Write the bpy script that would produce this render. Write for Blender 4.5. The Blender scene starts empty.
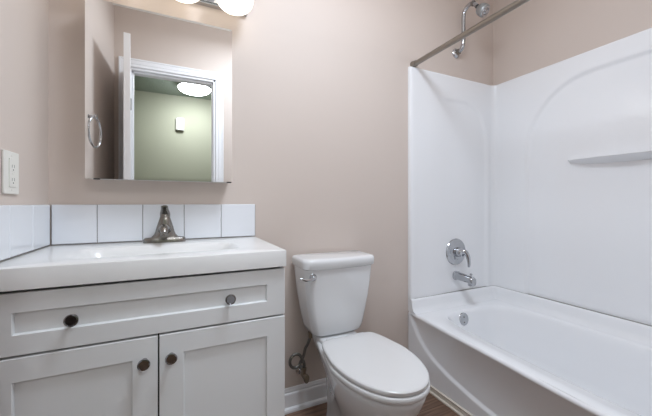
import bpy, bmesh, math
from mathutils import Vector, Matrix

scene = bpy.context.scene
COL = scene.collection
PI = math.pi

# ------------------------------------------------------------------ camera
cam_d = bpy.data.cameras.new('camera')
cam = bpy.data.objects.new('camera', cam_d)
COL.objects.link(cam)
scene.camera = cam
FPX = 311.8
cam_d.sensor_fit = 'HORIZONTAL'
cam_d.sensor_width = 36.0
cam_d.lens = 36.0 * FPX / 652.0
cam_d.shift_y = -5.0 / 652.0          # horizon at y = 203 of 416
cam_d.clip_start = 0.02
cam.location = (0.440, -1.50, 1.04)
cam.rotation_euler = (math.radians(90), 0, -math.radians(25.317))

# ------------------------------------------------------------------ world, lights, exposure
w = bpy.data.worlds.new('world')
scene.world = w
w.use_nodes = True
w.node_tree.nodes['Background'].inputs[0].default_value = (0.8, 0.85, 0.9, 1)
w.node_tree.nodes['Background'].inputs[1].default_value = 0.15
scene.view_settings.view_transform = 'Standard'
scene.view_settings.look = 'None'
scene.view_settings.gamma = 1.0
scene.view_settings.use_curve_mapping = False
scene.view_settings.exposure = 0.11
scene.cycles.max_bounces = 10
scene.cycles.diffuse_bounces = 6
scene.cycles.glossy_bounces = 6
scene.cycles.use_denoising = True
scene.cycles.sample_clamp_indirect = 8.0
GLOBE_E = 1.25      # vanity globes
DOME_E = 8.0      # bathroom ceiling dome
HALL_E = 45.0       # hall ceiling dome

def area(name, loc, rot, size, power, color, shape='DISK', size_y=None):
    l = bpy.data.lights.new(name, 'AREA')
    l.shape = shape
    l.size = size
    if size_y: l.size_y = size_y
    l.energy = power
    l.color = color
    o = bpy.data.objects.new(name, l)
    o.location = loc
    o.rotation_euler = rot
    COL.objects.link(o)
    return o
# soft light of the ceiling fixture above the middle of the bathroom
area('ceiling_light_glow', (1.02, -0.88, 2.44), (0, 0, 0), 0.5, 17.0, (0.78, 0.88, 1.0))
# added fill lamp, no real fixture, aimed up so the ceiling brightens the room
area('ceiling_bounce_fill', (1.15, -0.72, 1.90), (math.radians(180), 0, 0), 1.5, 3.2, (0.95, 0.95, 1.0), 'RECTANGLE', 0.5)

# ------------------------------------------------------------------ materials
def mat(name, col, rough=0.5, metal=0.0, coat=0.0, bump=None, spec=None, emit=None, var=None):
    m = bpy.data.materials.new(name)
    m.use_nodes = True
    nt = m.node_tree
    b = nt.nodes['Principled BSDF']
    b.inputs['Base Color'].default_value = (*col, 1)
    b.inputs['Roughness'].default_value = rough
    b.inputs['Metallic'].default_value = metal
    if coat:
        b.inputs['Coat Weight'].default_value = coat
        b.inputs['Coat Roughness'].default_value = 0.05
    if spec is not None:
        b.inputs['Specular IOR Level'].default_value = spec
    if emit:
        b.inputs['Emission Color'].default_value = (*emit[0], 1)
        b.inputs['Emission Strength'].default_value = emit[1]
    tc = nt.nodes.new('ShaderNodeTexCoord')
    if var:   # gentle colour variation
        n = nt.nodes.new('ShaderNodeTexNoise'); n.inputs['Scale'].default_value = var[0]
        n.inputs['Detail'].default_value = 4
        mx = nt.nodes.new('ShaderNodeMix'); mx.data_type = 'RGBA'
        mx.inputs['A'].default_value = (*col, 1)
        mx.inputs['B'].default_value = (*[c * var[1] for c in col], 1)
        nt.links.new(tc.outputs['Object'], n.inputs['Vector'])
        nt.links.new(n.outputs['Fac'], mx.inputs['Factor'])
        nt.links.new(mx.outputs['Result'], b.inputs['Base Color'])
    if bump:
        n = nt.nodes.new('ShaderNodeTexNoise'); n.inputs['Scale'].default_value = bump[0]
        n.inputs['Detail'].default_value = 3
        bp = nt.nodes.new('ShaderNodeBump'); bp.inputs['Strength'].default_value = bump[1]
        bp.inputs['Distance'].default_value = bump[2]
        nt.links.new(tc.outputs['Object'], n.inputs['Vector'])
        nt.links.new(n.outputs['Fac'], bp.inputs['Height'])
        nt.links.new(bp.outputs['Normal'], b.inputs['Normal'])
    return m

def srgb(r, g, b):
    f = lambda c: (c / 255 / 12.92) if c / 255 <= 0.04045 else ((c / 255 + 0.055) / 1.055) ** 2.4
    return (f(r), f(g), f(b))

M_WALL = mat('wall_paint', srgb(209, 196, 187), 0.6, bump=(170, 0.12, 0.002), spec=0.4)
M_CEIL = mat('ceiling_paint', srgb(238, 236, 232), 0.9, bump=(120, 0.3, 0.004))
M_HALLWALL = mat('hall_paint', srgb(184, 186, 166), 0.7, bump=(150, 0.1, 0.002))
M_HALLCEIL = mat('hall_ceiling_texture', srgb(176, 188, 176), 0.95, bump=(90, 1.0, 0.012), var=(60, 0.75))
M_TRIM = mat('white_trim_paint', srgb(238, 238, 240), 0.35, spec=0.5)
M_DOOR = mat('white_door_paint', srgb(244, 244, 246), 0.35)
M_CAB = mat('cabinet_paint', srgb(228, 230, 231), 0.38)
M_GAP_SHADE = mat('cabinet_gap_shade', srgb(60, 55, 50), 0.8)
M_MARBLE = mat('cultured_marble', srgb(228, 228, 227), 0.25, coat=0.1, var=(6, 0.985))
M_TILE = None
M_PORC = mat('vitreous_china', srgb(229, 230, 231), 0.1, coat=0.5)
M_SEAT = mat('seat_plastic', srgb(222, 222, 222), 0.22)
M_ACRYL = mat('tub_acrylic', srgb(240, 241, 243), 0.16, coat=0.3)
M_CAULK = mat('sealant_grey', srgb(150, 148, 145), 0.8)  # the sealant's own even grey
M_CHROME = mat('chrome', (0.50, 0.51, 0.53), 0.10, 1.0)
M_NICKEL = mat('brushed_nickel', (0.27, 0.255, 0.235), 0.25, 1.0)
M_RODNI = mat('rod_nickel', (0.30, 0.27, 0.235), 0.30, 1.0)
M_DARK = mat('dark_plastic', (0.02, 0.02, 0.02), 0.4)
M_GREYPL = mat('grey_rubber', srgb(120, 128, 130), 0.5)
M_MIRROR = mat('mirror_silver', (0.93, 0.94, 0.93), 0.0, 1.0)
M_GLASSEDGE = mat('mirror_edge_glass', srgb(215, 225, 220), 0.15)
M_CABBOX = mat('medicine_cabinet_steel', srgb(225, 225, 222), 0.4)
M_PLATE = mat('outlet_plastic', srgb(233, 231, 224), 0.35)
M_BRASS = mat('rough_brass_valve', (0.30, 0.26, 0.20), 0.35, 1.0)
M_BRAID = mat('braided_steel', (0.22, 0.215, 0.20), 0.38, 1.0, bump=(500, 0.6, 0.002))
M_GLOBE = mat('frosted_globe', (0.95, 0.93, 0.9), 0.3, emit=((1.0, 0.93, 0.80), GLOBE_E))
M_DOME = mat('frosted_dome', (0.95, 0.95, 0.95), 0.3, emit=((0.85, 0.92, 1.0), DOME_E))
M_HDOME = mat('hall_dome_glass', (0.95, 0.95, 0.95), 0.3, emit=((0.92, 0.95, 1.0), HALL_E))
M_SHOE = mat('tub_base_moulding', srgb(214, 206, 194), 0.5)

def tile_mat():
    m = bpy.data.materials.new('white_glazed_tile')
    m.use_nodes = True
    b = m.node_tree.nodes['Principled BSDF']
    b.inputs['Base Color'].default_value = (*srgb(232, 235, 240), 1)
    b.inputs['Roughness'].default_value = 0.12
    b.inputs['Coat Weight'].default_value = 0.4
    return m
M_TILE = tile_mat()
M_GROUT = mat('grey_grout', srgb(128, 124, 120), 0.9)

def floor_mat():
    m = bpy.data.materials.new('brown_wood_plank')
    m.use_nodes = True
    nt = m.node_tree
    b = nt.nodes['Principled BSDF']
    N = nt.nodes.new
    tc = N('ShaderNodeTexCoord')
    br = N('ShaderNodeTexBrick')
    br.inputs['Scale'].default_value = 1.0
    br.inputs['Brick Width'].default_value = 1.2
    br.inputs['Row Height'].default_value = 0.15
    br.inputs['Mortar Size'].default_value = 0.0015
    br.inputs['Color1'].default_value = (*srgb(138, 111, 94), 1)
    br.inputs['Color2'].default_value = (*srgb(113, 90, 76), 1)
    br.inputs['Mortar'].default_value = (*srgb(50, 38, 32), 1)
    br.offset = 0.4
    nt.links.new(tc.outputs['Object'], br.inputs['Vector'])
    mp = N('ShaderNodeMapping'); mp.inputs['Scale'].default_value = (3, 60, 3)
    nt.links.new(tc.outputs['Object'], mp.inputs['Vector'])
    n = N('ShaderNodeTexNoise'); n.inputs['Scale'].default_value = 1.5; n.inputs['Detail'].default_value = 6
    n.inputs['Distortion'].default_value = 0.6
    nt.links.new(mp.outputs['Vector'], n.inputs['Vector'])
    cr = N('ShaderNodeValToRGB')
    cr.color_ramp.elements[0].position = 0.3; cr.color_ramp.elements[0].color = (0.45, 0.42, 0.4, 1)
    cr.color_ramp.elements[1].position = 0.7; cr.color_ramp.elements[1].color = (1.25, 1.2, 1.15, 1)
    nt.links.new(n.outputs['Fac'], cr.inputs['Fac'])
    mx = N('ShaderNodeMix'); mx.data_type = 'RGBA'; mx.blend_type = 'MULTIPLY'
    mx.inputs['Factor'].default_value = 1.0
    nt.links.new(br.outputs['Color'], mx.inputs['A'])
    nt.links.new(cr.outputs['Color'], mx.inputs['B'])
    nt.links.new(mx.outputs['Result'], b.inputs['Base Color'])
    b.inputs['Roughness'].default_value = 0.42
    return m
M_FLOOR = floor_mat()

# ------------------------------------------------------------------ helpers
ORG = {}
def org(p):
    return ORG.get(p.name, Vector((0, 0, 0))) if p else Vector((0, 0, 0))

def thing(name, label, cat, loc):
    o = bpy.data.objects.new(name, None)
    o.empty_display_size = 0.05
    COL.objects.link(o)
    o.location = loc
    ORG[o.name] = Vector(loc)
    o['label'] = label
    o['category'] = cat
    return o

def obj(name, bm, m, parent=None, smooth=None, bevel=0.0, seg=2, recalc=True):
    """link a bmesh (world coordinates) as ONE object"""
    if recalc:
        bmesh.ops.recalc_face_normals(bm, faces=bm.faces)
    me = bpy.data.meshes.new(name)
    off = org(parent)
    bm.transform(Matrix.Translation(-off))
    bm.to_mesh(me)
    bm.free()
    mats = m if isinstance(m, (list, tuple)) else [m]
    for k in mats: me.materials.append(k)
    o = bpy.data.objects.new(name, me)
    COL.objects.link(o)
    if parent: o.parent = parent
    ORG[o.name] = off
    if bevel:
        b = o.modifiers.new('bevel', 'BEVEL')
        b.width = bevel; b.segments = seg; b.limit_method = 'ANGLE'
        b.angle_limit = math.radians(40)
        b.harden_normals = False
    if smooth is not None:
        for p in me.polygons: p.use_smooth = True
        e = o.modifiers.new('sharp', 'NODES') if False else None
        try:
            me.set_sharp_from_angle(angle=math.radians(smooth))
        except Exception:
            pass
    return o

def tag(o, label=None, cat=None, kind=None, group=None):
    if label: o['label'] = label
    if cat: o['category'] = cat
    if kind: o['kind'] = kind
    if group: o['group'] = group
    return o

def struct(name, bm, m, **k):
    return tag(obj(name, bm, m, **k), kind='structure')

def box(bm, x0, x1, y0, y1, z0, z1, mi=0):
    v = [bm.verts.new(p) for p in ((x0,y0,z0),(x1,y0,z0),(x1,y1,z0),(x0,y1,z0),(x0,y0,z1),(x1,y0,z1),(x1,y1,z1),(x0,y1,z1))]
    for f in ((0,3,2,1),(4,5,6,7),(0,1,5,4),(1,2,6,5),(2,3,7,6),(3,0,4,7)):
        fc = bm.faces.new([v[i] for i in f]); fc.material_index = mi
    return bm

def B(*a):
    return box(bmesh.new(), *a)

def loft(bm, rings, cap0=True, cap1=True, mi=0):
    rs = [[bm.verts.new(p) for p in r] for r in rings]
    n = len(rs[0])
    for a, b in zip(rs, rs[1:]):
        for i in range(n):
            j = (i + 1) % n
            f = bm.faces.new((a[i], a[j], b[j], b[i])); f.material_index = mi
    if cap0:
        f = bm.faces.new(rs[0][::-1]); f.material_index = mi
    if cap1:
        f = bm.faces.new(rs[-1]); f.material_index = mi
    return bm

def frame(axis):
    a = Vector(axis).normalized()
    u = a.cross(Vector((0, 0, 1)))
    if u.length < 1e-3: u = Vector((1, 0, 0))
    u.normalize()
    return a, u, a.cross(u).normalized()

def lathe(bm, c, axis, prof, n=32, mi=0):
    """prof: list of (distance along axis, radius)"""
    a, u, v = frame(axis)
    c = Vector(c)
    rings = []
    for d, r in prof:
        r = max(r, 1e-5)
        rings.append([c + a * d + (u * math.cos(2*PI*i/n) + v * math.sin(2*PI*i/n)) * r for i in range(n)])
    return loft(bm, rings, mi=mi)

def catmull(pts, k=8):
    pts = [Vector(p) for p in pts]
    P = [pts[0]*2 - pts[1]] + pts + [pts[-1]*2 - pts[-2]]
    out = []
    for i in range(1, len(P) - 2):
        for s in range(k):
            t = s / k
            a, b, c, d = P[i-1], P[i], P[i+1], P[i+2]
            out.append(0.5 * ((2*b) + (c-a)*t + (2*a-5*b+4*c-d)*t*t + (3*b-a-3*c+d)*t**3))
    out.append(pts[-1])
    return out

def tube(bm, pts, r, n=16, closed=False, mi=0):
    pts = [Vector(p) for p in pts]
    rr = r if isinstance(r, (list, tuple)) else [r] * len(pts)
    L = len(pts)
    nrm = None
    rings = []
    for i, p in enumerate(pts):
        if closed: t = (pts[(i+1) % L] - pts[i-1]).normalized()
        else: t = (pts[min(i+1, L-1)] - pts[max(i-1, 0)]).normalized()
        if nrm is None:
            nrm = frame(t)[1]
        nrm = (nrm - t * nrm.dot(t)).normalized()
        b = t.cross(nrm)
        rings.append([p + (nrm*math.cos(2*PI*k/n) + b*math.sin(2*PI*k/n)) * rr[i] for k in range(n)])
    if closed:
        rings.append(rings[0])
        loft(bm, rings, False, False, mi)
        bmesh.ops.remove_doubles(bm, verts=bm.verts, dist=1e-6)
        return bm
    return loft(bm, rings, mi=mi)

def sstep(t):
    t = max(0.0, min(1.0, t))
    return t*t*(3-2*t)

def interp(x, tab):
    if x <= tab[0][0]: return tab[0][1]
    for (a, b), (c, d) in zip(tab, tab[1:]):
        if x <= c:
            return b + (d-b)*(x-a)/(c-a)
    return tab[-1][1]

def smooth_interp(x, tab):
    """monotone-ish cubic through table"""
    n = len(tab)
    if x <= tab[0][0]: return tab[0][1]
    if x >= tab[-1][0]: return tab[-1][1]
    for i in range(n-1):
        x0, y0 = tab[i]; x1, y1 = tab[i+1]
        if x <= x1:
            def sl(k):
                if k == 0: return (tab[1][1]-tab[0][1])/(tab[1][0]-tab[0][0])
                if k == n-1: return (tab[-1][1]-tab[-2][1])/(tab[-1][0]-tab[-2][0])
                return (tab[k+1][1]-tab[k-1][1])/(tab[k+1][0]-tab[k-1][0])
            h = x1-x0; t = (x-x0)/h
            return ((2*t**3-3*t*t+1)*y0 + (t**3-2*t*t+t)*h*sl(i) + (-2*t**3+3*t*t)*y1 + (t**3-t*t)*h*sl(i+1))

# ------------------------------------------------------------------ room
RW, RD, CH = 2.467, 1.52, 2.60
T = 0.12
OX0, OX1, OZ = 0.093, 0.727, 2.092       # door opening
HCH = 2.44
HY = -3.20                                # far wall of the hall
struct('floor', B(-T, RW+T, -RD-T, T, -0.05, 0), M_FLOOR)
struct('ceiling', B(-T, RW+T, -RD-T, T, CH, CH+0.05), M_CEIL)
struct('wall_back', B(-T, RW+T, 0, T, 0, CH), M_WALL)
struct('wall_left', B(-T, 0, -RD, 0, 0, CH), M_WALL)
struct('wall_right', B(RW, RW+T, -RD, 0, 0, CH), M_WALL)
bm = bmesh.new()
box(bm, -T, OX0, -RD-T, -RD, 0, CH); box(bm, OX1, RW+T, -RD-T, -RD, 0, CH); box(bm, OX0, OX1, -RD-T, -RD, OZ, CH)
# hall side of the same wall carries the hall's green paint
box(bm, -1.2, OX0, -RD-T-0.012, -RD-T, 0, CH, 1); box(bm, OX1, 2.6, -RD-T-0.012, -RD-T, 0, CH, 1)
box(bm, OX0, OX1, -RD-T-0.012, -RD-T, OZ, CH, 1)
struct('wall_front', bm, [M_WALL, M_HALLWALL])
# hall beyond the doorway
struct('floor_hall', B(-1.2, 2.6, HY, -RD-T, -0.05, 0), M_FLOOR)
struct('ceiling_hall', B(-1.2, 2.6, HY, -RD-T, HCH, CH+0.05), M_HALLCEIL)
struct('wall_hall_far', B(-1.2, 2.6, HY-0.1, HY, 0, CH+0.05), M_HALLWALL)
struct('wall_hall_left', B(-1.3, -1.2, HY-0.1, -RD-T, 0, CH+0.05), M_HALLWALL)
struct('wall_hall_right', B(2.6, 2.7, HY-0.1, -RD-T, 0, CH+0.05), M_HALLWALL)

# door casing (both jambs, head, casing profile)
bm = bmesh.new()
def casing(bm, x0, x1, z1, wd, y, d0, d1):
    """picture-frame casing with a stepped profile, against plane y, thick d0 (inner) .. d1 (outer)"""
    for a, b, t in ((0, 0.35, d0), (0.35, 0.8, d0*1.1), (0.8, 1.0, d1)):
        box(bm, x0-wd*b, x0-wd*a, y, y+t, 0, z1+wd*b)
        box(bm, x1+wd*a, x1+wd*b, y, y+t, 0, z1+wd*b)
        box(bm, x0-wd*a, x1+wd*a, y, y+t, z1+wd*a, z1+wd*b)
casing(bm, OX0, OX1, OZ, 0.064, -RD, 0.013, 0.017)
box(bm, OX0, OX0+0.018, -RD-T-0.01, -RD+0.001, 0, OZ); box(bm, OX1-0.018, OX1, -RD-T-0.01, -RD+0.001, 0, OZ)
box(bm, OX0, OX1, -RD-T-0.01, -RD+0.001, OZ-0.018, OZ)
box(bm, OX0+0.018, OX0+0.03, -RD-0.06, -RD-0.035, 0, OZ-0.018); box(bm, OX1-0.028, OX1-0.018, -RD-0.06, -RD-0.035, 0, OZ-0.018)
box(bm, OX0+0.018, OX1-0.018, -RD-0.06, -RD-0.035, OZ-0.03, OZ-0.018)
struct('trim_1', bm, M_TRIM, bevel=0.002)
# door leaf, swung open into the bathroom, hinged at the left jamb
bm = bmesh.new()
DX0 = 0.070
hv, ev = Vector((0.106, -1.515, 0)), Vector((0.181, -0.875, 0))
dv = (ev-hv).normalized(); dn = Vector((-dv.y, dv.x, 0))*0.035
loft(bm, [[Vector((p.x, p.y, z)) for p in (hv, ev, ev+dn, hv+dn)] for z in (0.012, 2.05)])
dr = struct('door_1', bm, M_DOOR, bevel=0.0015)
for z in (0.25, 1.02, 1.80):
    hb = lathe(bmesh.new(), (0.107, -1.5120, z-0.045), (0, 0, 1), [(0, .005), (.09, .005)], 12)
    obj('hinge', hb, M_NICKEL, dr)

# baseboard on the back wall between vanity and tub, with shoe moulding
def sweepx(bm, prof, x0, x1):
    """prof: (y, z) polygon swept along x"""
    return loft(bm, [[(x0, y, z) for y, z in prof], [(x1, y, z) for y, z in prof]])
BBP = [(0,0),(-.030,0),(-.030,.008),(-.026,.017),(-.017,.022),(-.016,.080),(-.014,.086),(-.010,.089),(-.010,.098),(-.006,.108),(0,.111)]
struct('baseboard_back', sweepx(bmesh.new(), BBP, 0.772, 1.698), M_TRIM)
# narrow moulding along the foot of the tub
bm = bmesh.new()
pr = [(0,0),(-.017,0),(-.017,.005),(-.014,.008),(-.008,.009),(-.007,.028),(-.009,.030),(-.009,.034),(0,.036)]
loft(bm, [[(1.700+a, -0.031, z) for a, z in pr], [(1.700+a, -1.50, z) for a, z in pr]])
struct('trim_2', bm, M_SHOE)

# ------------------------------------------------------------------ tub and surround
BOW = [(0,0),(.12,.006),(.277,.019),(.472,.032),(.633,.044),(.76,.056),(.90,.066),(1.0,.068),(1.15,.058),(1.3,.036),(1.45,.010),(1.52,0)]
SWP = [(0,.395),(.03,.335),(.089,.251),(.184,.181),(.292,.140),(.392,.116),(.48,.100),(.543,.091),(.66,.080),(.76,.077),(.86,.080),(.977,.091),(1.128,.116),(1.228,.14),(1.336,.181),(1.431,.251),(1.49,.335),(1.52,.395)]
TX, RZ = 1.700, 0.384
tub = thing('bathtub', 'white bow-front alcove bathtub with a curved sweep moulded in its apron', 'bathtub', (2.08, -0.76, 0))
bm = bmesh.new()
ny, nz = 160, 110
zs = [0.005 + (RZ-0.014-0.005)*k/nz for k in range(nz+1)]
rows = []
for i in range(ny+1):
    s = 0.004 + (1.512)*i/ny
    bow = smooth_interp(s, BOW)
    zc = smooth_interp(s, SWP)
    dz = (smooth_interp(s+.004, SWP) - smooth_interp(s-.004, SWP))/.008
    k = 1/math.sqrt(1+dz*dz)
    dep = 0.010*sstep(s/0.06)*sstep((1.52-s)/0.06)
    col = []
    for z in zs:
        d = (z-zc)*k
        x = TX
        if d > 0:
            zv = zc + 0.020/k
            t = max(0.0, (z-zv)/max(1e-3, (RZ-0.014-zv)))
            x = TX + dep*max(0.0, min(1.0, (d-.001)/0.016)) - (bow+dep)*min(1, t)**2.3 * (1 if zv < RZ-.014 else 0)
        col.append((x, -s, z))
    # rolled rim edge
    xt = TX-bow if zc < RZ-0.03 else col[-1][0]
    for a in (20, 45, 70, 90):
        a = math.radians(a)
        col.append((xt + 0.012*(1-math.cos(a)), -s, RZ-0.012+0.012*math.sin(a)))
    rows.append([bm.verts.new(p) for p in col])
for a, b in zip(rows, rows[1:]):
    for j in range(len(a)-1):
        bm.faces.new((a[j], a[j+1], b[j+1], b[j]))
rimline = [r[-1].co.copy() for r in rows]
# deck + basin
def bowat(y): return smooth_interp(-y, BOW)
NB = 144
bcx, bcy = 2.083, -0.76
def basin_ring(hw, hl, z, e=5.0, dx=0.0, follow=0.8, yoff=0.0):
    out = []
    for i in range(NB):
        a = 2*PI*i/NB
        ca, sa = math.cos(a), math.sin(a)
        x = bcx + dx + hw*math.copysign(abs(ca)**(2/e), ca)
        y = bcy + yoff + hl*math.copysign(abs(sa)**(2/e), sa)
        if x < bcx: x -= bowat(max(-1.51, min(-.01, y)))*follow*min(1, (bcx-x)/hw)
        out.append(Vector((x, y, z)))
    return out
def outer_ring(z):
    out = []
    r0 = basin_ring(.31, .62, z)
    for p in r0:
        dx, dy = p.x-bcx, p.y-bcy
        ts = []
        if dx > 0: ts.append((2.462-bcx)/dx)
        if dy > 0: ts.append((-0.004-bcy)/dy)
        if dy < 0: ts.append((-1.516-bcy)/dy)
        if dx < 0:
            t = 1.0
            for _ in range(12):
                yy = max(-1.516, min(-.004, bcy+dy*t))
                t = (TX+0.012-bowat(yy)-bcx)/dx
            ts.append(t)
        t = min(ts)
        out.append(Vector((bcx+dx*t, bcy+dy*t, z)))
    return out
rings = [outer_ring(RZ),
         basin_ring(.290, .640, RZ, 5, follow=.95),
         basin_ring(.287, .636, RZ-.003, 5, follow=.95),
         basin_ring(.282, .630, RZ-.010, 5, follow=.9),
         basin_ring(.276, .622, RZ-.032, 5, follow=.8),
         basin_ring(.262, .606, .25, 4.5, follow=.6),
         basin_ring(.246, .585, .13, 4.0, follow=.4, yoff=.005),
         basin_ring(.228, .560, .085, 3.6, follow=.3, yoff=.005),
         basin_ring(.215, .520, .066, 3.4, follow=.2, yoff=.005),
         basin_ring(.10, .40, .062, 3, follow=0, yoff=.005)]
loft(bm, rings, cap0=False, cap1=True)
# raised flange ledge along the walls under the surround
def wallpath(off, r, n=8, x0=TX+0.01):
    """path along back wall, right wall and front end wall at a distance off from them: (x, y, nx, ny, s)"""
    P = []
    xa, ya, yb = RW-off, -off, -RD+off
    P.append((x0, ya, 0, -1)); 
    return P
def path_pts(off, r, step=0.02, x0=TX):
    xa, ya, yb = RW-off, -off, -RD+off
    P = []
    L = xa-r-x0; k = max(1, int(L/step))
    for i in range(k): P.append((x0+L*i/k, ya, 0, -1, 'b'))
    for i in range(9):
        a = PI/2*i/8
        P.append((xa-r+r*math.sin(a), ya-r+r*math.cos(a), -math.sin(a), -math.cos(a), 'c'))
    L = abs(yb-ya)-2*r; k = max(1, int(L/step))
    for i in range(1, k): P.append((xa, ya-r-L*i/k, -1, 0, 'r'))
    for i in range(9):
        a = PI/2*i/8
        P.append((xa-r+r*math.cos(a), yb+r-r*math.sin(a), -math.cos(a), math.sin(a), 'c'))
    L = xa-r-x0; k = max(1, int(L/step))
    for i in range(1, k+1): P.append((xa-r-L*i/k, yb, 0, 1, 'f'))
    return P
LZ = 0.458
base = path_pts(0.012, 0.055, 0.03, TX+0.001)
prof = [(0.0, LZ+.003), (0.014, LZ+.003), (0.020, LZ-0.002), (0.023, LZ-0.012), (0.027, RZ+0.030), (0.036, RZ+0.010), (0.055, RZ+.0005)]
cols = []
for i, (x, y, nx, ny_, k) in enumerate(base):
    fade = 1.0
    cols.append([bm.verts.new((x+nx*d, y+ny_*d, RZ+.0005+(z-RZ-.0005)*(.02+.98*fade))) for d, z in prof])
for a, b in zip(cols, cols[1:]):
    for j in range(len(prof)-1):
        bm.faces.new((a[j], a[j+1], b[j+1], b[j]))
for cs in (cols[0], cols[-1]):
    yw = -0.0005 if cs is cols[0] else -RD+.0005
    x = cs[0].co.x
    a_, b_ = bm.verts.new((x, yw, LZ+.003)), bm.verts.new((x, yw, RZ+.0005))
    bm.faces.new([a_] + cs + [b_])
obj('tub_shell', bm, M_ACRYL, tub, smooth=50, recalc=True)
# overflow plate on the drain-end wall of the basin
oc = Vector((2.012, -0.142, 0.328))
ax = Vector((0, -1, 0.10))
bm = bmesh.new()
lathe(bm, oc + Vector((0, .012, 0)), ax, [(0, .041), (.009, .041), (.013, .038), (.015, .032), (.0155, .0)], 36)
ov = obj('overflow_plate', bm, M_CHROME, tub, smooth=40)
a_, u_, v_ = frame(ax)
for s in (-1, 1):
    bm = bmesh.new()
    lathe(bm, oc + Vector((0,.012,0)) + a_*0.0145 + v_*0.016*s, ax, [(0, .004), (.003, .004), (.004, .0)], 12)
    obj('screw', bm, M_NICKEL, ov, smooth=40)
bm = bmesh.new()
lathe(bm, (2.10, -.32, .060), (0, 0, 1), [(0, .03), (.006, .03), (.010, .022), (.011, 0)], 24)
obj('drain', bm, M_CHROME, tub, smooth=40)

# wall surround, one moulded skin with arched panels
sur = thing('tub_surround', 'glossy white three-sided tub wall surround with arched moulded panels', 'tub surround', (2.08, -0.76, LZ))
SZ0, SZ1 = LZ+0.0045, 1.865
def arch(s, z, c, hw, top, a, b):
    u = abs(s-c)
    if u >= hw or z >= top: return 0.0
    if u > hw-a and z > top-b:
        q = math.hypot((u-(hw-a))/a, (z-(top-b))/b)
        d = (1-q)*min(a, b)
    else:
        d = min(hw-u, top-z)
    return d
bm = bmesh.new()
SO = 0.024
P = path_pts(SO, 0.030, 0.0075, TX+0.022)
nzs = 170
cols = []
def addcol(x, y, nx, ny_, k, off=0):
    c = []
    for j in range(nzs+1):
        z = SZ0 + (SZ1-0.006-SZ0)*j/nzs
        ins = 0.0
        if k in 'bf':
            d = arch(x, z, 2.062, 0.322, 1.722, 0.20, 0.30)
            ins = 0.010*sstep(d/0.030)*sstep((x-1.85)/.25)
        elif k == 'r':
            d = arch(y, z, -0.76, 0.522, 1.765, 0.36, 0.42)
            ins = 0.012*sstep(d/0.022)
        c.append((x-nx*ins, y-ny_*ins, z))
    # rounded top lip back to the wall
    x1, y1 = c[-1][0], c[-1][1]
    for t, zz in ((.15, SZ1-.002), (.35, SZ1), (.97, SZ1)):
        c.append((x1-nx*SO*t, y1-ny_*SO*t, zz))
    return [bm.verts.new(p) for p in c]
# left flange edges (front lip turned back to the wall)
def lip(yw, sgn):
    out = []
    for t, dxx in ((0.03, 0.0), (.5, 0.0), (.85, .003), (1.0, .010)):
        y = yw + sgn*SO*t
        cc = []
        for j in range(nzs+1):
            z = SZ0 + (SZ1-0.006-SZ0)*j/nzs
            cc.append((TX+dxx, y, z))
        for tt, zz in ((.15, SZ1-.002), (.35, SZ1), (.97, SZ1)):
            cc.append((TX+dxx, yw + sgn*SO*t*(1-tt) + sgn*.0005, zz))
        out.append([bm.verts.new(p) for p in cc])
    return out
cols += lip(0, -1)
for p in P: cols.append(addcol(*p))
cols += lip(-RD, 1)[::-1]
for a, b in zip(cols, cols[1:]):
    for j in range(len(a)-1):
        bm.faces.new((a[j], a[j+1], b[j+1], b[j]))
obj('surround_panel', bm, M_ACRYL, sur, smooth=60)
# moulded corner shelf on the long wall
bm = bmesh.new()
xw = RW-SO+0.0125
rings = []
for i in range(49):
    t = i/48
    y = -0.478 - t*0.564
    wdt = 0.066*(max(0.0, math.sin(PI*t)))**0.45 + .001
    h = 0.036*(max(0.0, math.sin(PI*t)))**0.30 + .001
    top = 1.284
    rings.append([(xw, y, top-h), (xw-wdt*.9, y, top-.010*h/.036), (xw-wdt, y, top-.006*h/.036), (xw-wdt*.985, y, top), (xw, y, top)])
loft(bm, rings)
obj('shelf', bm, M_ACRYL, sur, smooth=50)
# sealant joint between tub ledge and surround
bm = bmesh.new()
pp = path_pts(SO-0.012, 0.045, 0.05, TX+0.03)
pc = []
for x, y, nx, ny_, k in pp:
    pc.append([bm.verts.new((x, y, LZ+.0025)), bm.verts.new((x+nx*.0135, y+ny_*.0135, LZ+.0035)), bm.verts.new((x+nx*.0130, y+ny_*.0130, LZ+.0048)), bm.verts.new((x, y, LZ+.0052))])
for a, b in zip(pc, pc[1:]):
    for j in range(3): bm.faces.new((a[j], a[j+1], b[j+1], b[j]))
obj('sealant_joint', bm, M_CAULK, sur)

# shower valve
SX = 2.080
yv = -SO+0.008
val = thing('shower_valve', 'round chrome single-lever shower valve on the end panel above the tub spout', 'shower valve', (SX, yv, 0.721))
bm = bmesh.new()
lathe(bm, (SX, yv+.0015, .721), (0, -1, 0), [(0, .086), (.006, .086), (.010, .083), (.014, .060), (.016, .056), (.018, .034), (.02, .0)], 48)
obj('escutcheon', bm, M_CHROME, val, smooth=35)
bm = bmesh.new()
lathe(bm, (SX, yv-.012, .721), (0, -1, 0), [(0, .032), (.018, .030), (.034, .027), (.046, .022), (.050, .0)], 32)
obj('valve_hub', bm, M_CHROME, val, smooth=35)
bm = bmesh.new()
pts = catmull([(SX, yv-.045, .728), (SX+.012, yv-.066, .728), (SX+.024, yv-.078, .700), (SX+.030, yv-.080, .660), (SX+.032, yv-.078, .632)], 6)
tube(bm, pts, [0.017 - 0.009*i/(len(pts)-1) for i in range(len(pts))], 14)
obj('lever', bm, M_CHROME, val, smooth=50)

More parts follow.
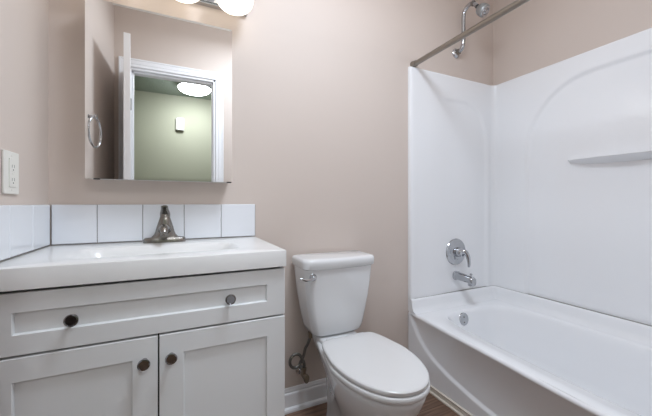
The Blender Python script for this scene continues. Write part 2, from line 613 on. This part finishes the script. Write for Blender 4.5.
# tub spout
sp = thing('tub_spout', 'chrome tub spout with a diverter knob below the shower valve', 'tub spout', (SX+.004, yv, 0.560))
bm = bmesh.new()
xs = SX+.004
def springs():
    out = []
    for y, zc, w_, h_ in ((yv+.0015, .566, .029, .029), (yv-.012, .566, .029, .029), (yv-.014, .566, .0255, .0255), (yv-.06, .565, .0245, .0245), (yv-.10, .562, .0245, .0235), (yv-.128, .556, .024, .025), (yv-.138, .552, .022, .025), (yv-.142, .549, .016, .019)):
        out.append([(xs+w_*math.copysign(abs(math.cos(2*PI*i/28))**.8, math.cos(2*PI*i/28)), y, zc+h_*math.copysign(abs(math.sin(2*PI*i/28))**.8, math.sin(2*PI*i/28))) for i in range(28)])
    return out
loft(bm, springs())
lathe(bm, (xs, yv-.118, .548), (0, 0, -1), [(0, .020), (.022, .019), (.024, .015), (.024, 0)], 24)
obj('spout_body', bm, M_CHROME, sp, smooth=45)
bm = bmesh.new()
lathe(bm, (xs, yv-.118, .576), (0, 0, 1), [(0, .004), (.014, .004), (.015, .008), (.022, .009), (.025, .006), (.026, 0)], 16)
obj('diverter_knob', bm, M_CHROME, sp, smooth=40)

# shower head on a gooseneck riser
SX = 2.100
sh = thing('shower_arm_and_head', 'chrome shower head on a tall gooseneck riser arm above the surround', 'shower head', (SX, 0, 2.03))
bm = bmesh.new()
lathe(bm, (SX, -0.0005, 2.03), (0, -1, 0), [(0, .031), (.004, .031), (.010, .026), (.016, .017), (.017, 0)], 32)
obj('escutcheon', bm, M_CHROME, sh, smooth=35)
bm = bmesh.new()
pts = catmull([(SX, -.004, 2.03), (SX, -.022, 2.030), (SX, -.048, 2.040), (SX, -.060, 2.065), (SX, -.063, 2.11), (SX, -.063, 2.17), (SX, -.063, 2.225), (SX, -.068, 2.262), (SX, -.086, 2.285), (SX, -.115, 2.291), (SX, -.144, 2.276), (SX, -.164, 2.250)], 7)
tube(bm, pts, 0.0128, 18)
obj('arm', bm, M_CHROME, sh, smooth=50)
for p, q in (((SX, -.016, 2.03), (0, -1, .1)), ((SX, -.130, 2.286), (0, -.75, -.4))):
    bm = bmesh.new()
    lathe(bm, p, q, [(-.001, .010), (0, .0175), (.016, .0175), (.017, .010)], 6)
    obj('coupling_nut', bm, M_NICKEL, sh)
hd = Vector((0.18, -.62, -.62)).normalized()
bm = bmesh.new()
hp = Vector((SX, -.168, 2.240))
lathe(bm, hp, hd, [(0, .010), (.006, .017), (.018, .030), (.034, .036), (.052, .038), (.062, .036), (.066, .030)], 36)
hdo = obj('head_body', bm, mat('satin_grey_chrome', (0.38, 0.40, 0.41), 0.28, 0.85), sh, smooth=45)
bm = bmesh.new()
lathe(bm, hp + hd*.064, hd, [(0, .031), (.004, .029), (.005, .020), (.002, .019), (.006, .014), (.010, .010), (.010, .0)], 30)
obj('nozzle_face', bm, M_CHROME, hdo, smooth=40)

# shower curtain rod
rod = thing('shower_curtain_rod', 'straight brushed nickel shower curtain rod running out from the back wall', 'curtain rod', (1.738, 0, 1.885))
bm = bmesh.new()
lathe(bm, (1.738, -.001, 1.885), (0, -1, 0), [(.012, .0150), (.74, .0150)], 24)
lathe(bm, (1.738, -.74, 1.885), (0, -1, 0), [(0, .0165), (.005, .0170), (.767, .0170)], 24)
obj('rod', bm, M_RODNI, rod, smooth=40)
for y, s in ((-.0005, -1), (-RD+.0005, 1)):
    bm = bmesh.new()
    lathe(bm, (1.738, y, 1.885), (0, s, 0), [(0, .022), (.006, .022), (.010, .0195), (.030, .0185), (.032, .015)], 28)
    obj('end_cap', bm, M_RODNI, rod, smooth=35)

# ------------------------------------------------------------------ vanity
van = thing('vanity_cabinet', 'white shaker bathroom vanity cabinet with one drawer over two doors', 'vanity', (0.385, -0.235, 0))
FY = -0.470        # front face of the doors
bm = bmesh.new()
VX0, VX1 = 0.004, 0.770
t_ = .016
box(bm, VX0, VX0+t_, -0.450, -0.004, 0.100, 0.822); box(bm, VX1-t_, VX1, -0.450, -0.004, 0.100, 0.822)
box(bm, VX0+t_, VX1-t_, -0.450, -0.004, 0.100, 0.100+t_); box(bm, VX0+t_, VX1-t_, -0.010, -0.004, 0.100+t_, 0.822)
box(bm, VX0+t_, VX1-t_, -0.450, -0.436, 0.640, 0.672); box(bm, VX0+t_, VX1-t_, -0.450, -0.436, 0.800, 0.822)
box(bm, VX0+.01, VX1-.002, -0.395, -0.004, 0.0, 0.100)
obj('cabinet_body', bm, M_CAB, van, bevel=0.001)
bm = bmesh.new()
box(bm, VX0+.012, VX1-.012, -0.4512, -0.449, 0.112, 0.821)  # dark sheet behind the fronts, painting in the shade of their gaps
obj('shadow_reveal', bm, M_GAP_SHADE, van)
def shaker(x0, x1, z0, z1, px0, px1, pz0, pz1, yb=-0.4515, yf=FY, rec=0.009):
    """frame and recessed flat panel"""
    bm = bmesh.new()
    c = 0.003
    def rect(a, b, c_, d, y): return [bm.verts.new(p) for p in ((a, y, c_), (b, y, c_), (b, y, d), (a, y, d))]
    e = 0.0015
    R = [rect(x0, x1, z0, z1, yb), rect(x0, x1, z0, z1, yf+e), rect(x0+e, x1-e, z0+e, z1-e, yf),
         rect(px0, px1, pz0, pz1, yf), rect(px0+.0008, px1-.0008, pz0+.0008, pz1-.0008, yf+.001), rect(px0+c, px1-c, pz0+c, pz1-c, yf+rec)]
    for a, b in zip(R, R[1:]):
        for i in range(4):
            j = (i+1) % 4
            bm.faces.new((a[i], a[j], b[j], b[i]))
    bm.faces.new(R[-1]); bm.faces.new(R[0][::-1])
    return bm
def knob(x, z, parent):
    bm = bmesh.new()
    lathe(bm, (x, FY+.0005, z), (0, -1, 0), [(0, .0085), (.002, .0085), (.005, .006), (.014, .006), (.018, .011), (.021, .0155), (.025, .0165), (.0275, .0155), (.0280, .0130), (.0272, .0125), (.0272, 0)], 28)
    return obj('knob', bm, M_CHROME_KNOB, parent, smooth=40)
M_CHROME_KNOB = mat('polished_knob', (0.34, 0.34, 0.35), 0.07, 1.0)
dw = obj('drawer', shaker(.008, .7705, .6595, .8165, .066, .709, .710, .767), M_CAB, van)
knob(.190, .737, dw); knob(.587, .739, dw)
d1 = obj('door', shaker(.008, .3850, .106, .6535, .066, .3225, .168, .5935), M_CAB, van)
knob(.352, .587, d1)
d2 = obj('door', shaker(.3895, .7705, .106, .6535, .4535, .709, .168, .5935), M_CAB, van)
knob(.421, .589, d2)

# countertop with an integral rectangular basin
top = thing('countertop', 'white cultured marble vanity top with an integral shallow basin', 'countertop', (0.386, -0.24, 0.8225))
bm = bmesh.new()
X0, X1, Y0, Y1, Z0, Z1 = 0.002, 0.772, -0.482, -0.002, 0.825, 0.880
N = 96
scx, scy = 0.388, -0.262
def sup(hw, hl, z, e=6, dx=0, dy=0):
    out = []
    for i in range(N):
        a = 2*PI*i/N + PI/N
        ca, sa = math.cos(a), math.sin(a)
        out.append(Vector((scx+dx+hw*math.copysign(abs(ca)**(2/e), ca), scy+dy+hl*math.copysign(abs(sa)**(2/e), sa), z)))
    return out
def rectring(z, ins=0.0):
    out = []
    for p in sup(.25, .115, z):
        dx, dy = p.x-scx, p.y-scy
        # nearest radial hit on the slab outline
        ts = []
        if dx > 0: ts.append((X1-ins-scx)/dx)
        if dx < 0: ts.append((X0+ins-scx)/dx)
        if dy > 0: ts.append((Y1-ins-scy)/dy)
        if dy < 0: ts.append((Y0+ins-scy)/dy)
        t = min(ts)
        out.append(Vector((scx+dx*t, scy+dy*t, z)))
    # snap the closest points to the exact corners
    for cx_, cy_ in ((X0+ins, Y0+ins), (X1-ins, Y0+ins), (X1-ins, Y1-ins), (X0+ins, Y1-ins)):
        k = min(range(N), key=lambda i: (out[i].x-cx_)**2 + (out[i].y-cy_)**2)
        out[k] = Vector((cx_, cy_, z))
    return out
loft(bm, [rectring(Z0), rectring(Z1-.003), rectring(Z1-.0008, .0012), rectring(Z1, .004),
          sup(.262, .126, Z1), sup(.254, .119, Z1-.0010), sup(.246, .112, Z1-.0040), sup(.238, .106, Z1-.010), sup(.228,.100,Z1-.022), sup(.208, .090, Z1-.055, 5), sup(.18, .075, Z1-.085, 4), sup(.12, .06, Z1-.098, 3), sup(.03, .03, Z1-.102, 2)], cap0=False, cap1=True)
obj('slab', bm, M_MARBLE, top, smooth=35)
bm = bmesh.new()
lathe(bm, (scx, scy, Z1-.102), (0, 0, 1), [(0, .026), (.003, .026), (.005, .020), (.003, .016), (.006, 0)], 28)
obj('drain', bm, M_CHROME, top, smooth=40)

# faucet
fx = 0.390
fa = thing('basin_faucet', 'brushed nickel single-handle faucet standing at the back of the vanity top', 'faucet', (fx, -0.062, 0.880))
bm = bmesh.new()
def plate(hw, hl, z, n=48, e=2.6):
    return [(fx + hw*math.copysign(abs(math.cos(2*PI*i/n))**(2/e), math.cos(2*PI*i/n)), -0.062 + hl*math.copysign(abs(math.sin(2*PI*i/n))**(2/e), math.sin(2*PI*i/n)), z) for i in range(n)]
loft(bm, [plate(.077, .026, .8795, e=4), plate(.077, .026, .894, e=4), plate(.073, .023, .899, e=4), plate(.050, .023, .902), plate(.040, .024, .912), plate(.035, .024, .925), plate(.031, .023, .942), plate(.025, .021, .962), plate(.020, .019, .978), plate(.018, .017, .984)])
obj('faucet_body', bm, M_NICKEL, fa, smooth=45)
bm = bmesh.new()
rings = []
path = catmull([(-.070, .925), (-.092, .945), (-.120, .953), (-.150, .946), (-.172, .930)], 6)if False else [(-.066, .916, .026, .022), (-.085, .930, .023, .019), (-.105, .940, .0195, .016), (-.128, .944, .0165, .0135), (-.150, .941, .0148, .012), (-.168, .932, .014, .0115), (-.176, .925, .010, .008)]
for y, z, w_, h_ in path:
    rings.append([(fx + w_*math.cos(2*PI*i/24), y - h_*.35*math.sin(2*PI*i/24), z + h_*math.sin(2*PI*i/24)) for i in range(24)])
loft(bm, rings)
lathe(bm, (fx, -.163, .930), (0, -.15, -1), [(0, .012), (.014, .0115), (.014, .008)], 20)
obj('spout', bm, M_NICKEL, fa, smooth=50)
bm = bmesh.new()
rings = []
for y, z, w_, h_ in ((-.050, .985, .019, .012), (-.060, .996, .019, .014), (-.072, 1.004, .017, .012), (-.088, 1.012, .0145, .008), (-.105, 1.020, .013, .006), (-.118, 1.026, .0125, .005), (-.123, 1.027, .009, .003)):
    rings.append([(fx + w_*math.cos(2*PI*i/24), y, z + h_*math.sin(2*PI*i/24)) for i in range(24)])
loft(bm, rings)
lathe(bm, (fx, -.062, .980), (0, 0, 1), [(0, .0185), (.008, .0185), (.016, .014), (.017, 0)], 24)
obj('handle', bm, M_NICKEL, fa, smooth=50)

# ------------------------------------------------------------------ tile backsplashes
def tiles(name, label, spans, z0, z1, wall):
    bm = bmesh.new()
    e = 0.0022
    for a, b in spans:
        zc0, zc1 = z0+e*.3, z1
        t = 0.008
        def pt(s, d, z): return (s, -d, z) if wall == 'back' else (d, s, z)
        r0 = [pt(a+.0012, .001, zc0), pt(b-.0012, .001, zc0), pt(b-.0012, .001, zc1), pt(a+.0012, .001, zc1)]
        r1 = [pt(a+.0012, t-.002, zc0), pt(b-.0012, t-.002, zc0), pt(b-.0012, t-.002, zc1), pt(a+.0012, t-.002, zc1)]
        r2 = [pt(a+.0012+e, t, zc0+e), pt(b-.0012-e, t, zc0+e), pt(b-.0012-e, t, zc1-e), pt(a+.0012+e, t, zc1-e)]
        loft(bm, [r0, r1, r2])
    o = obj(name, bm, M_TILE)
    tag(o, label, 'backsplash')
    g = bmesh.new()
    a, b = spans[0][0], spans[-1][1]
    if wall == 'back': box(g, a, b, -.0058, -.0005, z0-.002, z1-.001)
    else: box(g, .0005, .0058, a, b, z0-.002, z1-.001)
    gr = obj('grout', g, M_GROUT, o)
    return o
tiles('tile_backsplash', 'row of white square tiles along the back wall behind the faucet',
      [(.009, .151), (.151, .306), (.306, .462), (.462, .616), (.616, .772)], .8835, 1.034, 'back')
tiles('side_tile_backsplash', 'white square tiles on the left wall below the outlet',
      [(-.470, -.318), (-.318, -.163), (-.163, -.010)], .8835, 1.034, 'left')

# ------------------------------------------------------------------ outlet on the left wall
ou = thing('wall_outlet', 'white rectangular outlet plate on the left wall above the side tiles', 'outlet', (0, -0.3015, 1.127))
obj('cover_plate', B(.0005, .0065, -.346, -.257, 1.066, 1.188), M_PLATE, ou, bevel=.002)
oi = obj('receptacle', B(.006, .0095, -.321, -.282, 1.086, 1.168), M_PLATE, ou, bevel=.001)
for zc in (1.146, 1.108):
    bm = bmesh.new()
    box(bm, .0090, .0098, -.3090, -.3078, zc-.005, zc+.004)
    box(bm, .0090, .0098, -.2955, -.2943, zc-.005, zc+.004)
    lathe(bm, (.0090, -.3015, zc-.0105), (1, 0, 0), [(0, .0022), (.0008, .0022)], 10)
    tag(obj('socket_slots', bm, M_DARK, oi), 'dark outlet slots')
for zc in (1.1235, 1.1305): obj('test_button', B(.009, .0105, -.3105, -.2925, zc-.002, zc+.002), M_PLATE, oi)
for zc in (1.176, 1.078):
    obj('screw', lathe(bmesh.new(), (.006, -.3015, zc), (1, 0, 0), [(0, .0028), (.0012, .0026), (.0015, 0)], 12), M_PLATE, ou)

# ------------------------------------------------------------------ medicine cabinet
mc = thing('medicine_cabinet', 'surface-mounted medicine cabinet with a frameless mirrored door above the vanity', 'medicine cabinet', (0.391, 0, 1.130))
MX0, MX1, MZ0, MZ1, MY = .132, .6505, 1.130, 1.793, -.100
bm = bmesh.new()
box(bm, MX0+.004, MX1-.004, -.090, -.0005, MZ0+.003, MZ1-.004)
obj('cabinet_box', bm, M_CABBOX, mc, bevel=.001)
obj('door_gasket', B(MX0+.003, MX1-.003, -.0938, -.0898, MZ0+.0025, MZ1-.002), M_DARK, mc)
bm = bmesh.new()
def rr(i, y): return [bm.verts.new(p) for p in ((MX0+i, y, MZ0+i), (MX1-i, y, MZ0+i), (MX1-i, y, MZ1-i), (MX0+i, y, MZ1-i))]
R = [rr(0, -.0937), rr(0, -.0982)]
R2 = rr(.008, -.0985)
for i in range(4):
    j = (i+1) % 4
    f = bm.faces.new((R[0][i], R[0][j], R[1][j], R[1][i])); f.material_index = 1
    f = bm.faces.new((R[1][i], R[1][j], R2[j], R2[i])); f.material_index = 0
f = bm.faces.new(R2); f.material_index = 0
f = bm.faces.new(R[0][::-1]); f.material_index = 1
obj('mirror_door', bm, [M_MIRROR, M_GLASSEDGE], mc)
for x in (MX0+.035, MX1-.012): obj('hinge_clip', B(x-.009, x+.009, -.1015, -.088, MZ0-.003, MZ0+.0015), M_DARK, mc)

# ------------------------------------------------------------------ vanity light
vl = thing('vanity_light', 'chrome vanity light bar with glowing frosted globes above the mirror', 'vanity light', (.43, 0, 1.97))
bm = bmesh.new()
sec = [(0, 1.924), (-.026, 1.924), (-.034, 1.931), (-.034, 2.012), (-.026, 2.020), (0, 2.020)]
loft(bm, [[(.175, y-.0005, z) for y, z in sec], [(.732, y-.0005, z) for y, z in sec]])
obj('back_plate', bm, M_CHROME, vl)
for gx in (.254, .457, .660):
    bm = bmesh.new()
    lathe(bm, (gx, -.034, 1.965), (0, -1, 0), [(0, .030), (.006, .030), (.010, .024), (.022, .022)], 24)
    so = obj('socket', bm, M_CHROME, vl, smooth=40)
    bm = bmesh.new()
    c = Vector((gx, -.115, 1.938)); pr = []
    for i in range(19):
        a = PI*i/18
        pr.append((-.070*math.copysign(abs(math.cos(a))**.75, math.cos(a)), .080*abs(math.sin(a))**.8))
    lathe(bm, c, (0, 0, 1), pr, 36)
    obj('globe_bulb', bm, M_GLOBE, so, smooth=180)

# ------------------------------------------------------------------ towel ring on the left wall
TRY = -.63
tr = thing('towel_ring', 'brushed nickel towel ring hanging on the left wall behind the mirror view', 'towel ring', (0, -.62, 1.47))
tr['label'] = 'brushed nickel towel ring on the left wall, seen in the mirror'
bm = bmesh.new()
lathe(bm, (.0005, TRY, 1.478), (1, 0, 0), [(0, .027), (.006, .027), (.010, .020), (.022, .010), (.050, .009), (.058, .012), (.066, .011), (.068, 0)], 28)
obj('mounting_post', bm, M_CHROME, tr, smooth=40)
bm = bmesh.new()
ring = [(.056 + .012*math.sin(2*PI*i/48), TRY - .068*math.sin(2*PI*i/48), 1.400 + .076*math.cos(2*PI*i/48)) for i in range(48)]
tube(bm, ring, .0055, 12, closed=True)
obj('ring', bm, M_CHROME, tr, smooth=60)

# ------------------------------------------------------------------ toilet
tcx = 1.138
to = thing('toilet', 'white two-piece toilet with closed elongated lid between vanity and tub', 'toilet', (tcx, -.38, 0))
def egg(hw, yf, ym, hwb, yb, z, n=72, eb=8.0, cx=tcx, ef=2.15):
    """closed outline: half ellipse front (yf..ym), tapering back to yb"""
    out = []
    h = n//2
    for i in range(h+1):        # right side mid -> front -> left mid
        a = PI*i/h
        ca, sa = math.cos(a), math.sin(a)
        out.append((cx + hw*math.copysign(abs(ca)**(2/ef), ca), ym - (ym-yf)*abs(sa)**(2/ef), z))
    k = n - h - 1
    for i in range(1, k+1):     # left mid -> back -> right mid
        a = PI + PI*i/(k+1)
        ca, sa = math.cos(a), math.sin(a)
        yy = abs(sa)**(2/eb); xx = math.copysign(abs(ca)**(2/eb), ca)
        ww = hw + (hwb-hw)*sstep(yy)
        out.append((cx + ww*xx, ym + (yb-ym)*yy, z))
    return out
bm = bmesh.new()
loft(bm, [egg(.116, -.515, -.34, .062, -.130, 0.0), egg(.116, -.515, -.34, .062, -.130, .014), egg(.104, -.500, -.34, .055, -.125, .030),
          egg(.088, -.490, -.35, .050, -.12, .08), egg(.090, -.515, -.36, .048, -.11, .14), egg(.108, -.570, -.39, .052, -.10, .20),
          egg(.136, -.638, -.41, .066, -.08, .26), egg(.156, -.680, -.425, .085, -.065, .32), egg(.163, -.697, -.43, .095, -.06, .360),
          egg(.165, -.700, -.43, .100, -.055, .376), egg(.162, -.696, -.43, .098, -.057, .384), egg(.150, -.680, -.43, .092, -.065, .3865)])
# deck under the tank
def rbox(hw, y0, y1, z, n=40, e=5, cx=tcx):
    cy, hl = (y0+y1)/2, abs(y1-y0)/2
    return [(cx + hw*math.copysign(abs(math.cos(2*PI*i/n))**(2/e), math.cos(2*PI*i/n)), cy + hl*math.copysign(abs(math.sin(2*PI*i/n))**(2/e), math.sin(2*PI*i/n)), z) for i in range(n)]
loft(bm, [rbox(.070, -.26, -.035, .30), rbox(.094, -.30, -.025, .355), rbox(.101, -.31, -.022, .380), rbox(.099, -.308, -.024, .397), rbox(.092, -.30, -.03, .4045)])
bowl = obj('bowl', bm, M_PORC, to, smooth=60)
for s in (-1, 1):
    bm = bmesh.new()
    lathe(bm, (tcx+s*.100, -.30, 0.030), (0, 0, 1), [(0, .016), (.010, .016), (.018, .010), (.020, 0)], 16)
    obj('bolt_cap', bm, M_PORC, bowl, smooth=50)
# seat and lid
bm = bmesh.new()
loft(bm, [egg(.110, -.630, -.43, .09, -.30, .3860), egg(.110, -.630, -.43, .09, -.30, .3900), egg(.170, -.709, -.43, .136, -.259, .3897), egg(.1725, -.713, -.43, .138, -.257, .396), egg(.1725, -.713, -.43, .138, -.257, .408), egg(.169, -.709, -.43, .135, -.260, .4115), egg(.158, -.690, -.43, .124, -.27, .4125)])
obj('seat', bm, M_SEAT, to, smooth=50)
bm = bmesh.new()
loft(bm, [egg(.110, -.630, -.43, .09, -.30, .4120), egg(.110, -.630, -.43, .09, -.30, .4160), egg(.167, -.708, -.43, .140, -.246, .4162), egg(.1685, -.710, -.43, .141, -.245, .4275), egg(.1665, -.707, -.43, .139, -.247, .4305), egg(.160, -.700, -.43, .132, -.254, .4325), egg(.10, -.62, -.43, .08, -.30, .4350), egg(.03, -.5, -.43, .03, -.37, .4355)])
lid = obj('seat_lid', bm, M_SEAT, to, smooth=50)
for s in (-1, 1):
    bm = bmesh.new()
    lathe(bm, (tcx+s*.078-.018, -.238, .414), (1, 0, 0), [(0, .012), (.002, .013), (.034, .013), (.036, .012)], 18)
    obj('seat_hinge', bm, M_SEAT, to, smooth=40)
arc = egg(.1640, -.7040, -.43, .128, -.262, 0)
for i in (6, 22, 50, 66):
    p = Vector(arc[i]); c = Vector((tcx, -.43, 0)); q = c + (p-c)*.93
    obj('bumper', B(q.x-.012, q.x+.012, q.y-.006, q.y+.006, .4125, .4178), M_DARK, lid)
# tank
def tank_ring(hw, yf, yb, z, bowf, n=64, rc=.03):
    """bowed-front rounded rectangle"""
    out = []
    def pt(x, y):
        b = bowf*(1-(x/hw)**2)
        t = (yb-y)/(yb-yf)
        return (tcx+x, y - b*max(0, t)**1.5, z)
    cor = [(hw-rc, yf+rc, -90), (hw-rc, yb-rc*.5, 0), (-hw+rc, yb-rc*.5, 90), (-hw+rc, yf+rc, 180)]
    seqs = []
    for cx_, cy_, a0 in cor:
        r = rc if cy_ < (yf+yb)/2 else rc*.5
        seqs.append([(cx_ + rc*math.cos(math.radians(a0+90*i/8)), cy_ + r*math.sin(math.radians(a0+90*i/8))) for i in range(9)])
    for k in range(4):
        for p in seqs[k]: out.append(pt(*p))
        a = seqs[k][-1]; b = seqs[(k+1) % 4][0]
        for i in range(1, 8): out.append(pt(a[0]+(b[0]-a[0])*i/8, a[1]+(b[1]-a[1])*i/8))
    return out
tcx = 1.143
bm = bmesh.new()
loft(bm, [tank_ring(.100, -.145, -.040, .4055, .006), tank_ring(.118, -.158, -.032, .409, .010), tank_ring(.131, -.166, -.028, .420, .012), tank_ring(.140, -.170, -.026, .445, .014),
          tank_ring(.154, -.174, -.024, .51, .016), tank_ring(.168, -.179, -.022, .59, .018), tank_ring(.178, -.183, -.020, .67, .019), tank_ring(.184, -.186, -.018, .738, .020)])
obj('tank', bm, M_PORC, to, smooth=50)
bm = bmesh.new()
loft(bm, [tank_ring(.186, -.190, -.016, .733, .019), tank_ring(.192, -.195, -.014, .738, .020), tank_ring(.193, -.197, -.013, .765, .020), tank_ring(.191, -.195, -.014, .775, .020), tank_ring(.185, -.188, -.018, .780, .019), tank_ring(.170, -.176, -.026, .7825, .018)])
obj('tank_lid', bm, M_PORC, to, smooth=50)
# flush lever
LX, LZv, LY = .995, .700, -.190
lv = None
bm = bmesh.new()
lathe(bm, (LX, LY+.001, LZv), (-.06, -1, 0), [(0, .0165), (.004, .0165), (.008, .012), (.014, .010), (.018, .0)], 26)
lv = obj('flush_lever', bm, M_CHROME, to, smooth=40)
bm = bmesh.new()
pts = catmull([(LX+.004, LY-.014, LZv-.001), (LX-.018, LY-.019, LZv-.004), (LX-.038, LY-.019, LZv-.005), (LX-.058, LY-.014, LZv+.001), (LX-.066, LY-.011, LZv+.004)], 6)
tube(bm, pts, [.0085 - .004*i/(len(pts)-1) for i in range(len(pts))], 12)
obj('lever_arm', bm, M_CHROME, lv, smooth=60)

# ------------------------------------------------------------------ water supply
ws = thing('water_supply', 'looped braided supply hose on an angle stop valve under the toilet tank', 'water supply line', (1.000, -.06, .19))
bm = bmesh.new()
lathe(bm, (1.000, -.001, .190), (0, -1, 0), [(0, .022), (.003, .022), (.008, .012), (.009, .008), (.050, .008)], 24)
obj('wall_stub', bm, M_CHROME, ws, smooth=40)
bm = bmesh.new()
lathe(bm, (1.000, -.046, .190), (0, -1, 0), [(0, .012), (.018, .013), (.020, .011), (.032, .011), (.034, .014), (.042, .014)], 18)
lathe(bm, (1.000, -.062, .188), (0, 0, 1), [(0, .010), (.024, .010), (.025, .013), (.038, .013), (.040, .008)], 14)
obj('stop_valve', bm, M_BRASS, ws, smooth=35)
bm = bmesh.new()
rings = []
for d, sc in ((0, .8), (.004, 1), (.012, 1), (.015, .8)):
    rings.append([(1.000+.014*sc*math.cos(2*PI*i/24), -.088-d, .190+.022*sc*math.sin(2*PI*i/24)) for i in range(24)])
loft(bm, rings)
obj('valve_handle', bm, M_BRASS, ws, smooth=40)
bm = bmesh.new()
hose = [(1.000, -.062, .226), (1.001, -.062, .245), (.996, -.060, .262)]
for i in range(0, 12):
    a = -0.25 + 2*PI*i/11*1.0
    hose.append((.958 + .030*math.cos(a), -.060 + .010*i/11 - .005, .268 + .034*math.sin(a)*-1 if False else .268 + .034*math.sin(a)))
hose += [(1.000, -.058, .285), (1.008, -.060, .320), (1.016, -.072, .345), (1.0245, -.085, .384)]
tube(bm, catmull(hose, 5), .0072, 12)
obj('braided_hose', bm, M_BRAID, ws, smooth=60)
bm = bmesh.new()
lathe(bm, (1.0245, -.085, .409), (0, 0, 1), [(-.030, .009), (-.026, .0105), (-.006, .0105), (-.005, .0125), (.000, .0125)], 8)
obj('tank_nut', bm, M_BRASS, ws)

# ------------------------------------------------------------------ ceiling lights and the box in the hall
cl = thing('bathroom_ceiling_light', 'round frosted dome light on the bathroom ceiling', 'ceiling light', (1.02, -.88, CH))
bm = bmesh.new()
lathe(bm, (1.02, -.88, CH-.0005), (0, 0, -1), [(0, .19), (.022, .19), (.030, .18)], 48)
obj('light_base', bm, M_TRIM, cl, smooth=40)
bm = bmesh.new()
lathe(bm, (1.02, -.88, CH-.028), (0, 0, -1), [(.09*math.sin(PI/2*i/8) if i else 0, .172*math.cos(PI/2*i/8)) for i in range(9)], 40)
obj('light_diffuser', bm, M_DOME, cl, smooth=180)

hx, hy, hz = .612, -2.68, HCH-.0005
hl = thing('hall_ceiling_light', 'round glowing flush dome light on the hall ceiling, seen in the mirror', 'ceiling light', (hx, hy, hz))
bm = bmesh.new()
lathe(bm, (hx, hy, hz), (0, 0, -1), [(0, .185), (.045, .185), (.052, .182)], 48)
obj('light_base', bm, M_CHROME, hl, smooth=40)
bm = bmesh.new()
lathe(bm, (hx, hy, hz-.048), (0, 0, -1), [(0, .178), (.006, .178)] + [(.006+.055*math.sin(PI/2*i/8), .176*math.cos(PI/2*i/8)) for i in range(1, 9)], 48)
obj('light_diffuser', bm, M_HDOME, hl, smooth=180)
bx = thing('door_chime', 'small white upright box on the green hall wall, seen in the mirror', 'door chime', (.46, HY, 2.08))
obj('chime_cover', B(.425, .505, HY+.0005, HY+.045, 1.985, 2.145), M_TRIM, bx, bevel=.004)
obj('chime_base', B(.410, .425, HY+.0005, HY+.030, 1.990, 2.140), M_PLATE, bx, bevel=.002)
